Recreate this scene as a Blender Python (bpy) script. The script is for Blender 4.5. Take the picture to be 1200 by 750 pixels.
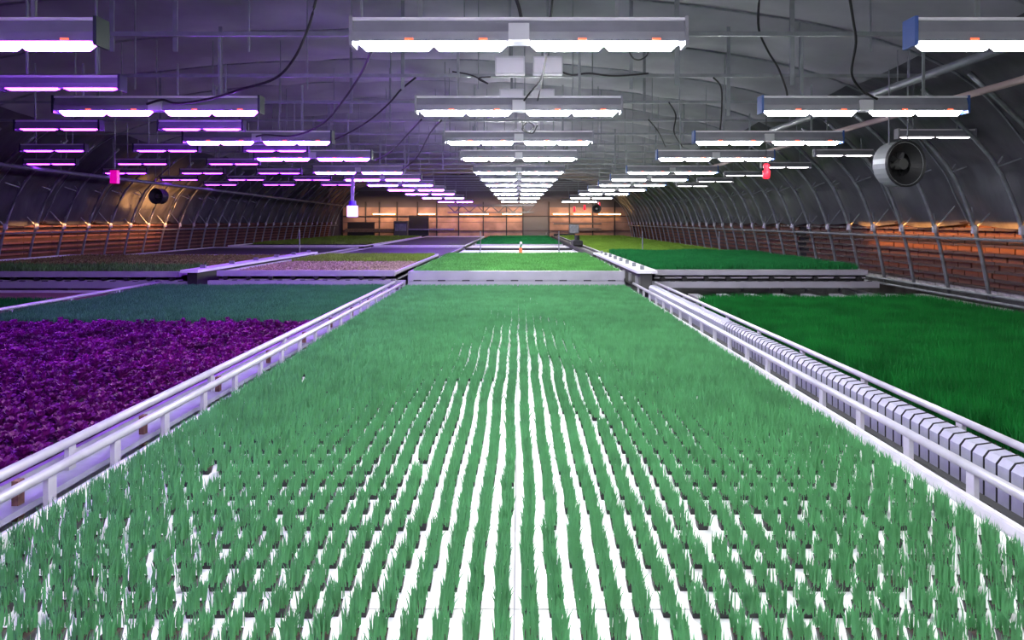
import bpy, bmesh, math, random
import numpy as np
from mathutils import Vector
for o in list(bpy.data.objects): bpy.data.objects.remove(o)
S = bpy.context.scene
C = S.collection
random.seed(7)
rng = np.random.default_rng(7)

# ------------------------------------------------------------------ camera, world, exposure
FPX, CX, CY = 800.0, 608.0, 259.0          # focal length and vanishing point in a 1200x750 picture
cam_d = bpy.data.cameras.new('camera'); cam = bpy.data.objects.new('camera', cam_d); C.objects.link(cam)
cam.location = (0, 0, 2.0); cam.rotation_euler = (math.radians(90), 0, 0)
cam_d.sensor_width = 36; cam_d.lens = 36 * FPX / 1200
cam_d.shift_x = -(CX - 600) / 1200; cam_d.shift_y = -(375 - CY) / 1200
cam_d.clip_start = 0.05; cam_d.clip_end = 200
S.camera = cam
w = bpy.data.worlds.new('world'); S.world = w; w.use_nodes = True
w.node_tree.nodes['Background'].inputs[0].default_value = (0.02, 0.02, 0.025, 1)
w.node_tree.nodes['Background'].inputs[1].default_value = 0.2
S.view_settings.view_transform = 'Standard'; S.view_settings.look = 'None'
S.view_settings.gamma = 1; S.view_settings.use_curve_mapping = False
S.view_settings.exposure = 0.9

# light strengths of the lamps (used by the lamp builders below)
E_WHITE = ((0.96, 0.97, 1.0), 80)
E_RIGHT = ((0.96, 0.97, 1.0), 28)
E_LEFT = ((0.30, 0.055, 1.0), 60)
E_PURPLE = ((0.33, 0.03, 1.0), 14)
E_SIDE = ((1.0, 0.95, 1.0), 3)

# ------------------------------------------------------------------ materials
MATS = {}
def mat(name, col, rough=0.5, metal=0.0, noise=0.0, nscale=20, bump=0.0, bscale=40, emit=None, spec=0.5,
        trans=0.0, col2=None, stretch=None):
    if name in MATS: return MATS[name]
    m = bpy.data.materials.new(name); m.use_nodes = True; nt = m.node_tree
    b = nt.nodes['Principled BSDF']
    b.inputs['Base Color'].default_value = (*col, 1); b.inputs['Roughness'].default_value = rough
    b.inputs['Metallic'].default_value = metal
    b.inputs['Specular IOR Level'].default_value = spec
    if emit:
        b.inputs['Emission Color'].default_value = (*emit[0], 1); b.inputs['Emission Strength'].default_value = emit[1]
    if noise or bump or col2:
        tc = nt.nodes.new('ShaderNodeTexCoord'); src = tc.outputs['Object']
        if stretch:
            mp = nt.nodes.new('ShaderNodeMapping'); mp.inputs['Scale'].default_value = stretch
            nt.links.new(src, mp.inputs[0]); src = mp.outputs[0]
    if noise or col2:
        n = nt.nodes.new('ShaderNodeTexNoise'); n.inputs['Scale'].default_value = nscale; n.inputs['Detail'].default_value = 5
        nt.links.new(src, n.inputs['Vector'])
        r = nt.nodes.new('ShaderNodeValToRGB')
        c2 = col2 if col2 else tuple(max(0, c * (1 - noise)) for c in col)
        r.color_ramp.elements[0].position = 0.35; r.color_ramp.elements[1].position = 0.65
        r.color_ramp.elements[0].color = (*c2, 1); r.color_ramp.elements[1].color = (*col, 1)
        nt.links.new(n.outputs['Fac'], r.inputs[0]); nt.links.new(r.outputs[0], b.inputs['Base Color'])
    if bump:
        n2 = nt.nodes.new('ShaderNodeTexNoise'); n2.inputs['Scale'].default_value = bscale; n2.inputs['Detail'].default_value = 6
        nt.links.new(src, n2.inputs['Vector'])
        bp = nt.nodes.new('ShaderNodeBump'); bp.inputs['Strength'].default_value = bump; bp.inputs['Distance'].default_value = 0.02
        nt.links.new(n2.outputs['Fac'], bp.inputs['Height']); nt.links.new(bp.outputs[0], b.inputs['Normal'])
    if trans:
        t = nt.nodes.new('ShaderNodeBsdfTranslucent'); mx = nt.nodes.new('ShaderNodeMixShader'); mx.inputs[0].default_value = trans
        t.inputs['Color'].default_value = (*col, 1)
        if noise or col2: nt.links.new(r.outputs[0], t.inputs['Color'])
        nt.links.new(b.outputs[0], mx.inputs[1]); nt.links.new(t.outputs[0], mx.inputs[2])
        nt.links.new(mx.outputs[0], nt.nodes['Material Output'].inputs['Surface'])
    MATS[name] = m; return m

M_CONC = mat('concrete', (0.10, 0.10, 0.10), 0.8, noise=0.5, nscale=3, bump=0.3)
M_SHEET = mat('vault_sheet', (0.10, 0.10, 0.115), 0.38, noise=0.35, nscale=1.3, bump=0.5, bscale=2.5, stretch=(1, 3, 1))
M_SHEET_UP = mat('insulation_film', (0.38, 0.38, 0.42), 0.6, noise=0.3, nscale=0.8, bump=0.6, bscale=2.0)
M_DARK = mat('dark_outer', (0.02, 0.02, 0.022), 0.8)
M_GALV = mat('galvanised', (0.32, 0.34, 0.37), 0.35, 0.5, noise=0.3, nscale=8)
M_PIPE = mat('painted_pipe', (0.22, 0.24, 0.25), 0.4, 0.2, noise=0.2, nscale=6)
M_RAIL = mat('white_rail', (0.58, 0.57, 0.62), 0.3, 0.1, noise=0.12, nscale=10)
M_WHITE = mat('white_tray', (0.86, 0.86, 0.86), 0.45, noise=0.08, nscale=9, bump=0.1)
M_PANEL = mat('aluminium_panel', (0.40, 0.39, 0.44), 0.4, 0.15, noise=0.12, nscale=3)
M_LILAC = mat('lilac_chain', (0.36, 0.36, 0.47), 0.45, noise=0.15, nscale=12)
M_BLACK = mat('black_rubber', (0.012, 0.012, 0.013), 0.6)
M_RUST = mat('rusty_post', (0.25, 0.12, 0.09), 0.7, noise=0.5, nscale=30)
M_POT = mat('black_pot', (0.02, 0.02, 0.022), 0.55)
M_SOIL = mat('soil', (0.06, 0.04, 0.03), 0.9, noise=0.5, nscale=60, bump=0.6)
M_LEAF = mat('seedling_leaf', (0.135, 0.43, 0.17), 0.6, noise=0.3, nscale=5, trans=0.3, spec=0.3)
M_GRASS = mat('tall_grass', (0.012, 0.22, 0.035), 0.6, noise=0.45, nscale=3, trans=0.3, spec=0.2)
M_GRASS2 = mat('deep_grass', (0.02, 0.24, 0.06), 0.6, noise=0.3, nscale=4, trans=0.25, spec=0.2)
M_GRASSV = mat('violet_end_grass', (0.07, 0.27, 0.12), 0.6, noise=0.3, nscale=4, trans=0.25, spec=0.2)
M_LIME = mat('lime_grass', (0.24, 0.42, 0.05), 0.6, noise=0.25, nscale=2, trans=0.2, spec=0.2)
M_OLIVE = mat('olive_growth', (0.10, 0.12, 0.07), 0.8, noise=0.4, nscale=8)
M_BASIL = mat('purple_leaf', (0.25, 0.006, 0.25), 0.5, noise=0.7, nscale=3, trans=0.15, spec=0.35)
M_BROWN = mat('brown_sprouts', (0.30, 0.20, 0.11), 0.8, noise=0.4, nscale=18)
M_CLAD = mat('cladding_block', (0.24, 0.10, 0.06), 0.75, noise=0.45, nscale=1.7, bump=0.3)
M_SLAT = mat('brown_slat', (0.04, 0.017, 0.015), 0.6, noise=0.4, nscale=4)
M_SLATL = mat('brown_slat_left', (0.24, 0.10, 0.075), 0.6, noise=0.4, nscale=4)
M_WOOD = mat('end_wall_board', (0.36, 0.22, 0.16), 0.6, noise=0.5, nscale=0.9)
M_HOUSE = mat('lamp_housing', (0.26, 0.26, 0.30), 0.4, 0.1, noise=0.15, nscale=5)
M_FLANGE = mat('lamp_flange', (0.72, 0.70, 0.74), 0.4)
M_CAPB = mat('blue_cap', (0.04, 0.10, 0.35), 0.4)
M_CAPG = mat('dark_cap', (0.015, 0.03, 0.03), 0.4)
M_BOX = mat('control_box', (0.55, 0.55, 0.58), 0.5)
M_GREYDOOR = mat('grey_door', (0.08, 0.08, 0.075), 0.5)
M_RED = mat('red_plastic', (0.8, 0.02, 0.04), 0.4, emit=((1, 0.02, 0.05), 0.7))
M_MAG = mat('magenta_lens', (0.8, 0.0, 0.3), 0.4, emit=((0.9, 0.0, 0.35), 0.3))
M_VIO = mat('violet_tube', (0.6, 0.4, 1), 0.4, emit=((0.62, 0.35, 1), 1.6))
M_WARM = mat('warm_strip', (1, 0.7, 0.3), 0.4, emit=((1.0, 0.55, 0.16), 14))
M_ORANGE = mat('orange_plastic', (0.85, 0.2, 0.06), 0.5)
M_EW = mat('led_white', (0.9, 0.9, 0.9), 0.3, emit=E_WHITE)
M_ER = mat('led_right', (0.9, 0.9, 0.9), 0.3, emit=E_RIGHT)
M_EL = mat('led_left', (0.9, 0.9, 0.9), 0.3, emit=E_LEFT)
M_EP = mat('led_purple', (0.9, 0.9, 0.9), 0.3, emit=E_PURPLE)
M_ES = mat('led_side', (0.9, 0.9, 0.9), 0.3, emit=E_SIDE)
M_REDLED = mat('red_diode', (0.9, 0.1, 0.05), 0.3, emit=((1, 0.12, 0.05), 1.0))

# ------------------------------------------------------------------ mesh helpers
class MB:
    def __init__(s): s.v = []; s.f = []
    def box(s, x0, x1, y0, y1, z0, z1):
        n = len(s.v)
        s.v += [(x0,y0,z0),(x1,y0,z0),(x1,y1,z0),(x0,y1,z0),(x0,y0,z1),(x1,y0,z1),(x1,y1,z1),(x0,y1,z1)]
        s.f += [tuple(n+i for i in q) for q in ((3,2,1,0),(4,5,6,7),(0,1,5,4),(1,2,6,5),(2,3,7,6),(3,0,4,7))]
        return s
    def prism(s, prof, a0, a1, axis='x'):
        """extrude a 2D profile; axis x: profile in (y,z); axis y: profile in (x,z)"""
        n = len(s.v); k = len(prof)
        for a in (a0, a1):
            for p, q in prof: s.v.append((a, p, q) if axis == 'x' else (p, a, q))
        for i in range(k):
            j = (i + 1) % k; s.f.append((n+i, n+j, n+k+j, n+k+i))
        s.f.append(tuple(n+i for i in range(k))[::-1]); s.f.append(tuple(n+k+i for i in range(k)))
        return s
    def tube(s, pts, r, seg=6):
        pts = [Vector(p) for p in pts]; n0 = len(s.v); k = len(pts)
        for i, p in enumerate(pts):
            d = (pts[min(i+1, k-1)] - pts[max(i-1, 0)]).normalized()
            a = Vector((0, 0, 1)) if abs(d.z) < 0.9 else Vector((1, 0, 0))
            u = d.cross(a).normalized(); v = d.cross(u)
            rr = r[i] if isinstance(r, (list, tuple)) else r
            for j in range(seg):
                t = 2*math.pi*j/seg; s.v.append(tuple(p + u*math.cos(t)*rr + v*math.sin(t)*rr))
        for i in range(k-1):
            for j in range(seg):
                a = n0+i*seg+j; b = n0+i*seg+(j+1) % seg
                s.f.append((a, b, b+seg, a+seg))
        s.f.append(tuple(n0+j for j in range(seg))[::-1]); s.f.append(tuple(n0+(k-1)*seg+j for j in range(seg)))
        return s
    def mesh(s, name, m, smooth=False):
        me = bpy.data.meshes.new(name); me.from_pydata(s.v, [], s.f); me.materials.append(m)
        if smooth:
            for p in me.polygons: p.use_smooth = True
        me.update(); return me
    def build(s, name, m, parent=None, loc=(0,0,0), smooth=False, bevel=0):
        o = bpy.data.objects.new(name, s.mesh(name, m, smooth)); C.objects.link(o); o.location = loc
        if parent: o.parent = parent
        if bevel:
            b = o.modifiers.new('bevel', 'BEVEL'); b.width = bevel; b.segments = 2; b.limit_method = 'ANGLE'
        return o
def tag(o, label=None, cat=None, group=None, kind=None):
    if label: o['label'] = label
    if cat: o['category'] = cat
    if group: o['group'] = group
    if kind: o['kind'] = kind
    return o
def thing(name, loc, label, cat, group=None):
    o = bpy.data.objects.new(name, None); o.empty_display_size = 0.1; C.objects.link(o); o.location = loc
    return tag(o, label, cat, group)
def inst(name, me, parent=None, loc=(0,0,0), rz=0):
    o = bpy.data.objects.new(name, me); C.objects.link(o); o.location = loc; o.rotation_euler = (0, 0, rz)
    if parent: o.parent = parent
    return o
def dup(root, loc, label=None, group=None):
    r = root.copy(); C.objects.link(r); r.location = loc
    if label: r['label'] = label
    if group: r['group'] = group
    for ch in list(root.children):
        c = ch.copy(); C.objects.link(c); c.parent = r
        for g in list(ch.children):
            d = g.copy(); C.objects.link(d); d.parent = c
    return r
def at(px, py, d):
    return ((px-CX)/FPX*d, d, 2.0+(CY-py)/FPX*d)
ORD = ['first','second','third','fourth','fifth','sixth','seventh','eighth','ninth','tenth','eleventh','twelfth',
       'thirteenth','fourteenth','fifteenth','sixteenth']

# blades: numpy mesh of bent tapered leaves
def blade_arrays(P, h, wd, az, lean, lz):
    """P (n,3) base, h height, wd width, az facing angle, lean distance, lz lean angle"""
    n = len(P); ux = np.cos(az)*wd*0.5; uy = np.sin(az)*wd*0.5
    dx = np.cos(lz)*lean; dy = np.sin(lz)*lean
    V = np.zeros((n, 5, 3))
    V[:, 0] = P - np.c_[ux*0.8, uy*0.8, 0*h]; V[:, 1] = P + np.c_[ux*0.8, uy*0.8, 0*h]
    mid = P + np.c_[dx*0.3, dy*0.3, h*0.58]
    V[:, 2] = mid + np.c_[ux, uy, 0*h]; V[:, 3] = mid - np.c_[ux, uy, 0*h]
    V[:, 4] = P + np.c_[dx, dy, h]
    return V
def blades_mesh(name, V, m, extra=None):
    """V (n,5,3); extra: (verts, quads, material) appended"""
    n = len(V); verts = V.reshape(-1, 3); b = np.arange(n)*5
    q = np.c_[b, b+1, b+2, b+3]; t = np.c_[b+3, b+2, b+4]
    loops = np.concatenate([q.ravel(), t.ravel()]); tot = np.concatenate([np.full(n, 4), np.full(n, 3)])
    mi = np.zeros(2*n, dtype=np.int32)
    if extra:
        ev, eq, em = extra; off = len(verts); verts = np.concatenate([verts, ev])
        for e, k in zip(eq, em):
            loops = np.concatenate([loops, (e+off).ravel()]); tot = np.concatenate([tot, np.full(len(e), 4)])
            mi = np.concatenate([mi, np.full(len(e), k, dtype=np.int32)])
    me = bpy.data.meshes.new(name)
    me.vertices.add(len(verts)); me.vertices.foreach_set('co', verts.astype(np.float32).ravel())
    me.loops.add(len(loops)); me.loops.foreach_set('vertex_index', loops.astype(np.int32))
    me.polygons.add(len(tot)); st = np.concatenate([[0], np.cumsum(tot)[:-1]])
    me.polygons.foreach_set('loop_start', st.astype(np.int32))
    try: me.polygons.foreach_set('loop_total', tot.astype(np.int32))
    except Exception: pass
    for mm in (m if isinstance(m, list) else [m]): me.materials.append(mm)
    me.polygons.foreach_set('material_index', mi)
    me.update(calc_edges=True); me.validate(); return me

# ------------------------------------------------------------------ THE SETTING
XC = -2.65; YB = 50.0; Y0 = -2.0
tag(MB().box(-15, 10, Y0-1, YB+1, -0.1, 0).build('floor', M_CONC), kind='structure')

# vault profile (half width, height)
def smooth_prof(P, k=6):
    out = []
    for i in range(len(P)-1):
        p0 = P[max(i-1, 0)]; p1 = P[i]; p2 = P[i+1]; p3 = P[min(i+2, len(P)-1)]
        for j in range(k):
            t = j/k
            out.append(tuple(0.5*((2*p1[a]) + (-p0[a]+p2[a])*t + (2*p0[a]-5*p1[a]+4*p2[a]-p3[a])*t*t + (-p0[a]+3*p1[a]-3*p2[a]+p3[a])*t**3) for a in (0, 1)))
    out.append(P[-1]); return out
RIB = smooth_prof([(10.92, 0.62), (10.65, 1.85), (10.15, 3.0), (9.05, 4.1)], 4)
SHEET = smooth_prof([(11.0, 1.95), (10.75, 2.45), (10.4, 3.1), (9.3, 4.25), (7.3, 4.98), (3.7, 5.45), (0, 5.6)], 6)
full = [(XC+h, z) for h, z in SHEET] + [(XC-h, z) for h, z in SHEET[::-1][1:]]
# outer shell
mb = MB(); outer = [(XC+(x-XC)*1.03, z+0.25) for x, z in full]; n = len(outer)
for y in (Y0, YB+0.3):
    for x, z in outer: mb.v.append((x, y, z))
for i in range(n-1): mb.f.append((i, i+1, n+i+1, n+i))
ceiling = tag(mb.build('ceiling', M_DARK), kind='structure')
# sheets, one per bay between tie bars, with sag and diagonal folds
BAY = 2.30; TIE0 = 1.14
bays = []
y = TIE0 - BAY
while y < YB: bays.append(y); y += BAY
def sheet_mesh(seed):
    r = random.Random(seed); mb = MB(); nv = 12
    ph = [r.uniform(0, 6.28) for _ in range(6)]
    pts = full; k = len(pts)
    arc = [0]
    for i in range(1, k): arc.append(arc[-1]+math.hypot(pts[i][0]-pts[i-1][0], pts[i][1]-pts[i-1][1]))
    for j in range(nv+1):
        v = j/nv
        for i, (x, z) in enumerate(pts):
            a = arc[i]; side = i < 13 or i > k-14
            sag = 4*v*(1-v)*(0.05 if side else 0.10)
            fold = abs(math.sin(a*1.3+v*2.2+ph[0]))*0.12 + abs(math.sin(a*2.1-v*3.1+ph[1]))*0.09
            fold *= 4*v*(1-v) if not side else 0.7*4*v*(1-v)
            d = sag+fold*0.9
            nx = (x-XC)/11.5
            mb.v.append((x-nx*d, BAY*v, z-d*(1-0.5*abs(nx))))
    for j in range(nv):
        for i in range(k-1):
            a = j*k+i; mb.f.append((a, a+1, a+1+k, a+k))
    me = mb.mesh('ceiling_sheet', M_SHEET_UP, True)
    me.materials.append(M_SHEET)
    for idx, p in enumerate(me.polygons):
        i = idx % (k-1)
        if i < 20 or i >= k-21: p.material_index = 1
    return me
sheets = [sheet_mesh(s) for s in range(4)]
for i, yb in enumerate(bays):
    inst('ceiling_sheet', sheets[i % 4], ceiling, (0, yb, 0))
# tie bars across, seam battens over them
tie = MB().box(XC-9.0, XC+9.0, -0.025, 0.025, -0.025, 0.025).mesh('tie_bar', M_PIPE)
seam_pts = [(x, 0, z-0.03) for x, z in full]
seam = MB().tube(seam_pts, 0.018, 5).mesh('seam_batten', M_GALV)
drops = [MB().box(-0.008*k, 0.008*k, -0.01, 0.01, -1.35, 0).mesh('dropper', M_PIPE) for k in (1, 3.2)]
for yb in bays[2:]:
    inst('tie_bar', tie, ceiling, (0, yb, 4.2)); 
    if yb < 32: inst('seam_batten', seam, ceiling, (0, yb, 0))
rr = random.Random(5); nd = 0
for yb in bays[3:]:
    if yb > 30: break
    x = -8.2 + rr.uniform(0, 1)
    while x < 4.4:
        inst('dropper', drops[1 if rr.random() < 0.3 else 0], ceiling, (x, yb+0.03, 5.35 if rr.random() < .7 else 4.95)); nd += 1
        x += rr.uniform(0.6, 1.5)
# tie rods from tie height down beside the lamps
# ribs of the vault with Y braces
def rib_mesh(s):
    return MB().tube([(XC+s*h, 0, z) for h, z in RIB], 0.035, 6).mesh('rib', M_GALV, True)
def brace_mesh(s):
    mb = MB()
    P = lambda h, y, z: (XC+s*h, y, z)
    mb.tube([P(10.66, 0, 1.86), P(10.82, 0.34, 2.28)], 0.014, 5); mb.tube([P(10.66, 0, 1.86), P(10.82, -0.34, 2.28)], 0.014, 5)
    mb.tube([P(10.22, 0, 2.85), P(10.5, 0.28, 2.78)], 0.014, 5); mb.tube([P(10.22, 0, 2.85), P(10.45, -0.28, 2.98)], 0.014, 5)
    mb.tube([P(10.22, 0, 2.85), P(10.42, 0.05, 3.1)], 0.014, 5)
    return mb.mesh('brace', M_GALV)
ribm = {s: rib_mesh(s) for s in (1, -1)}; brm = {s: brace_mesh(s) for s in (1, -1)}
clampm = {s: MB().tube([(XC+s*10.65, 0, 1.78), (XC+s*10.65, 0, 1.93)], 0.055, 6).mesh('rib_clamp', M_PANEL) for s in (1, -1)}
def side_wall(s, name):
    X = XC+s*11.25
    a, b = sorted((X, X+s*0.15))
    wl = tag(MB().box(a, b, Y0, YB, 0, 2.35).build(name, M_DARK if s > 0 else mat('dark_brown_backing', (0.10, 0.045, 0.04), 0.8, noise=0.4, nscale=2)), kind='structure')
    y = 2.86
    while y < YB-0.3:
        if (s > 0 and y > 6) or (s < 0 and y > 10):
            inst('rib', ribm[s], wl, (0, y, 0)); inst('rib_clamp', clampm[s], wl, (0, y, 0))
            if y < 34: inst('brace', brm[s], wl, (0, y, 0))
        y += 1.14
    # rails along the ribs
    MB().tube([(XC+s*10.62, 3, 1.68), (XC+s*10.62, YB, 1.68)], 0.028, 6).build('wall_rail', M_GALV, wl)
    MB().tube([(XC+s*10.98, 3, 1.97), (XC+s*10.98, YB, 1.97)], 0.03, 6).build('upper_beam', M_SLAT, wl)
    MB().tube([(XC+s*10.75, 3, 0.72), (XC+s*10.75, YB, 0.72)], 0.025, 6).build('lower_rail', M_GALV, wl)
    MB().tube([(XC+s*10.80, 3, 0.60), (XC+s*10.80, YB, 0.60)], 0.025, 6).build('lower_rail', M_GALV, wl)
    # horizontal slats per bay
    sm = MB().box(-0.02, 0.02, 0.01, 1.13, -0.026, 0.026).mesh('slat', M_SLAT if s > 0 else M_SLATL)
    y = 2.86+1.14*(4 if s > 0 else 10)
    cnt = 0
    while y < YB-1.2 and cnt < 280:
        for k in range(8):
            inst('slat', sm, wl, (XC+s*(11.02), y, 0.80+k*0.150)); cnt += 1
        y += 1.14
    rest = MB()
    while y < YB-1.2:
        for k in range(8): rest.box(XC+s*11.02-.012, XC+s*11.02+.012, y+.01, y+1.13, .84+k*.152, .884+k*.152)
        y += 1.14
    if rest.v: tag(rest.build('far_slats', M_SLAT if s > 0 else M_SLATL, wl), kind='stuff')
    return wl
wall_right = side_wall(1, 'wall_right'); wall_left = side_wall(-1, 'wall_left')
# right wall: blocks of cladding behind the slats, white kerb course
bm_ = MB().box(-0.02, 0.02, 0.012, 0.366, 0.006, 0.140).mesh('cladding_block', M_CLAD)
XR = XC+11.22
cnt = 0
for c in range(34):
    for k in range(8):
        if cnt >= 288: break
        inst('cladding_block', bm_, wall_right, (XR + random.uniform(-.008, .008), 7.2+c*0.38+(0.19 if k % 2 else 0), 0.80+k*0.15)); cnt += 1
rest = MB(); ncol = 36
for c in range(ncol, 112):
    for k in range(8):
        yy = 7.2+c*0.38+(0.19 if k % 2 else 0); zz = 0.80+k*0.15
        rest.box(XR-.02, XR+.02, yy+.006, yy+.374, zz+.006, zz+.14)
tag(rest.build('far_cladding_blocks', M_CLAD, wall_right), kind='stuff')
kb = MB().box(-0.06, 0.06, 0.005, 0.295, 0, 0.11).mesh('kerb_brick', mat('kerb_white', (0.62, 0.58, 0.60), 0.7, noise=0.4, nscale=9))
for i in range(130): inst('kerb_brick', kb, wall_right, (XR-0.08, 7.2+i*0.3, 0.68))
kb2 = MB().box(XR-.16, XR-.03, 3, YB, 0, .67).build('kerb_base', M_CONC, wall_right)
MB().box(XC-11.2, XC-11.05, 3, YB, 0, .78).build('kerb_base', M_CONC, wall_left)
# end wall: boards between posts
wb = tag(MB().box(XC-11.4, XC+11.4, YB, YB+0.15, 0, 5.9).build('wall_back', mat('end_wall_dark', (0.10, 0.09, 0.095), 0.8)), kind='structure')
bx = [-12.9, -11.2, -10.2, -8.9, -7.4, -6.0, -4.4, -2.6, -0.9, 0.3, 2.2, 3.7, 5.4, 7.0, 8.4]
for i in range(len(bx)-1):
    if 0.25 < bx[i] < 0.4: continue
    MB().box(bx[i]+.03, bx[i+1]-.03, YB-.05, YB, 0.3, 1.9).build('wall_board', M_WOOD, wb)
    MB().box(bx[i]+.03, bx[i+1]-.03, YB-.04, YB, 1.93, 3.0).build('wall_board', M_WOOD, wb)
for i, x in enumerate(bx): MB().box(x-.04, x+.04, YB-.15, YB-.05, 0, 3.4).build('wall_post', M_BLACK, wb)
MB().box(-13, 8.5, YB-.14, YB-.06, 2.32, 2.38).build('cross_rail', M_BLACK, wb)
MB().box(-13, 8.5, YB-.14, YB-.06, 1.28, 1.32).build('cross_rail', M_SLAT, wb)
dr = tag(MB().box(0.36, 2.14, YB-.12, YB-.05, 0, 2.3).build('door_1', M_GREYDOOR), kind='structure')
MB().tube([(2.0, YB-.13, 1.0), (2.0, YB-.16, 1.15)], 0.03).build('door_handle', M_GALV, dr)
# wall strip lamps above the boards (warm), real tubes
def warm(name, x0, x1, y, z, label, r=0.025, boxy=0.06):
    t = thing(name, ((x0+x1)/2, y, z), label, 'lamp', 'warm strip lamps')
    L = (x1-x0)/2
    MB().box(-L, L, -.02, .06, 0.03, .07).build('lamp_bracket', M_GALV, t)
    MB().tube([(-L, 0, 0), (L, 0, 0)], r, 6).build('warm_tube', M_WARM, t); return t
for i, (a, b) in enumerate([(-10.6, -9.0), (-7.3, -6.1), (-4.3, -2.2), (-1.2, 0.2), (2.5, 3.6), (4.0, 5.2), (5.8, 7.4)]):
    warm('strip_lamp', a, b, YB-.35, 2.5, 'warm orange strip lamp high on the far end wall, ' + ORD[i] + ' from the left')
def area(name, loc, rot, sx, sy, col, e):
    l = bpy.data.lights.new(name, 'AREA'); l.shape = 'RECTANGLE'; l.size = sx; l.size_y = sy; l.color = col; l.energy = e
    o = bpy.data.objects.new(name, l); C.objects.link(o); o.location = loc; o.rotation_euler = rot; return o
R = math.radians
def warm_area(loc, rot, sx, sy, col, e, spread):
    o = area('warm_wall_light', loc, rot, sx, sy, col, e); o.data.spread = R(spread)
warm_area((XR-0.55, 12.5, 1.93), (0, R(-60), 0), 0.1, 8, (1, 0.40, 0.08), 36, 100)
warm_area((XC-10.6, 22, 1.93), (0, R(60), 0), 0.1, 8, (1, 0.45, 0.14), 17, 100)
warm_area((XC-9.6, 25.0, 2.0), (0, R(120), 0), 0.2, 2.2, (1, 0.45, 0.14), 24, 150)
area('end_wall_light', (-3, YB-1.2, 3.05), (R(35), 0, 0), 18, 0.2, (1, 0.60, 0.38), 210)

# ------------------------------------------------------------------ GROW LIGHTS
def capsule_module(L, m, name='led_module', thick=True):
    """faceted lens: bevelled bar length L, centred, hanging below z=0"""
    mb = MB(); h = 0.052 if thick else 0.022; wd = 0.05 if thick else 0.035; e = 0.04
    secs = [(-L/2, 0.3), (-L/2+e, 1), (L/2-e, 1), (L/2, 0.3)]
    prof = [(-wd, 0), (-wd*0.85, -h*0.7), (-wd*0.4, -h), (wd*0.4, -h), (wd*0.85, -h*0.7), (wd, 0)]
    for x, s in secs:
        for y, z in prof: mb.v.append((x, y*(0.7+0.3*s), z*s))
    k = len(prof)
    for i in range(3):
        for j in range(k): mb.f.append((i*k+j, i*k+(j+1) % k, (i+1)*k+(j+1) % k, (i+1)*k+j))
    mb.f.append(tuple(range(k))[::-1]); mb.f.append(tuple(3*k+j for j in range(k)))
    return mb.mesh(name, m)
def make_lamp(W, em, capm, hangers=True, big=True):
    t = thing('grow_light', (0, 0, 0), 'x', 'grow light'); H = W/2; dz = 0.15 if big else 0.10; hy = 0.075 if big else 0.06
    prof = [(-hy, 0.0), (-hy, dz*0.45), (-hy*0.7, dz), (hy*0.7, dz), (hy, dz*0.45), (hy, 0.0)]
    MB().prism(prof, -H, H).build('housing', M_HOUSE, t)
    MB().box(-H, H, -hy*0.95, hy*0.95, dz, dz+0.022).build('top_flange', M_FLANGE, t)
    for s in (-1, 1):
        a, b = sorted((s*H, s*(H+0.025)))
        MB().box(a, b, -hy*1.08, hy*1.08, -0.03, dz+0.03).build('end_cap', capm, t)
    nm = 4 if big else 2
    gap = 0.09 if big else 0.03
    for s in (-1, 1):
        L = (H-gap-0.04)/(nm/2)
        for k in range(nm//2):
            o = inst('led_module', capsule_module(L-0.006, em, thick=big), t, (s*(gap+L*(k+0.5)), 0, 0))
            if big:
                d = MB().box(-0.03, 0.03, -0.082, -0.074, 0.002, 0.02)
                d.build('red_diode', M_REDLED, o, (0.1, 0, 0))
    if big:
        MB().box(-0.075, 0.075, -0.105, -0.05, -0.0, 0.12).build('driver_box', M_BOX, t)
        for s in (-1, 1): MB().box(s*0.72-0.015, s*0.72+0.015, -0.01, 0.01, dz, dz+(4.2-3.27-dz)).build('hanger', M_PIPE, t)
    else:
        for s in (-1, 1): MB().box(s*0.35-0.008, s*0.35+0.008, -0.01, 0.01, dz, dz+0.85).build('hanger', M_PIPE, t)
    return t
NL = 11
LD = [5.0, 8.1, 11.2, 14.2, 18.2, 21.4, 24.6, 28.4, 32.8, 38.5, 46.0]
def column(proto, X, d0, n, z, text, grp, cat='grow light', step=3.05):
    for k in range(n):
        lab = text % (ORD[k],)
        loc = (X, LD[k] if n == NL else d0+k*step, z)
        if k == 0: proto.location = loc; proto['label'] = lab; proto['group'] = grp
        else: dup(proto, loc, lab, grp)
column(make_lamp(2.4, M_EW, M_HOUSE), 0.0, 5.0, NL, 3.30, 'long white grow light in the centre row, %s from the front', 'centre row grow lights')
column(make_lamp(2.4, M_EL, M_CAPG), -4.27, 5.0, NL, 3.30, 'long violet-tinted grow light in the left row, %s from the front', 'left row grow lights')
column(make_lamp(2.4, M_ER, M_CAPB), 4.08, 5.0, NL, 3.30, 'long white grow light with blue end cap in the right row, %s from the front', 'right row grow lights')
for X, me_, cap_, txt in ((0.0, M_EW, M_HOUSE, 'white grow light of the centre row, overhead just outside the frame'), (-4.27, M_EL, M_CAPG, 'violet grow light of the left row, overhead just outside the frame'), (4.08, M_ER, M_CAPB, 'white grow light of the right row, overhead just outside the frame')):
    for q, y_ in enumerate((1.95, -1.1)):
        l = make_lamp(2.4, me_, cap_); l.location = (X, y_, 3.30); l['label'] = txt + (', second' if q else ''); l['group'] = 'overhead grow lights'
sp = make_lamp(1.2, M_EP, M_CAPG, big=False); 
first = True
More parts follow.
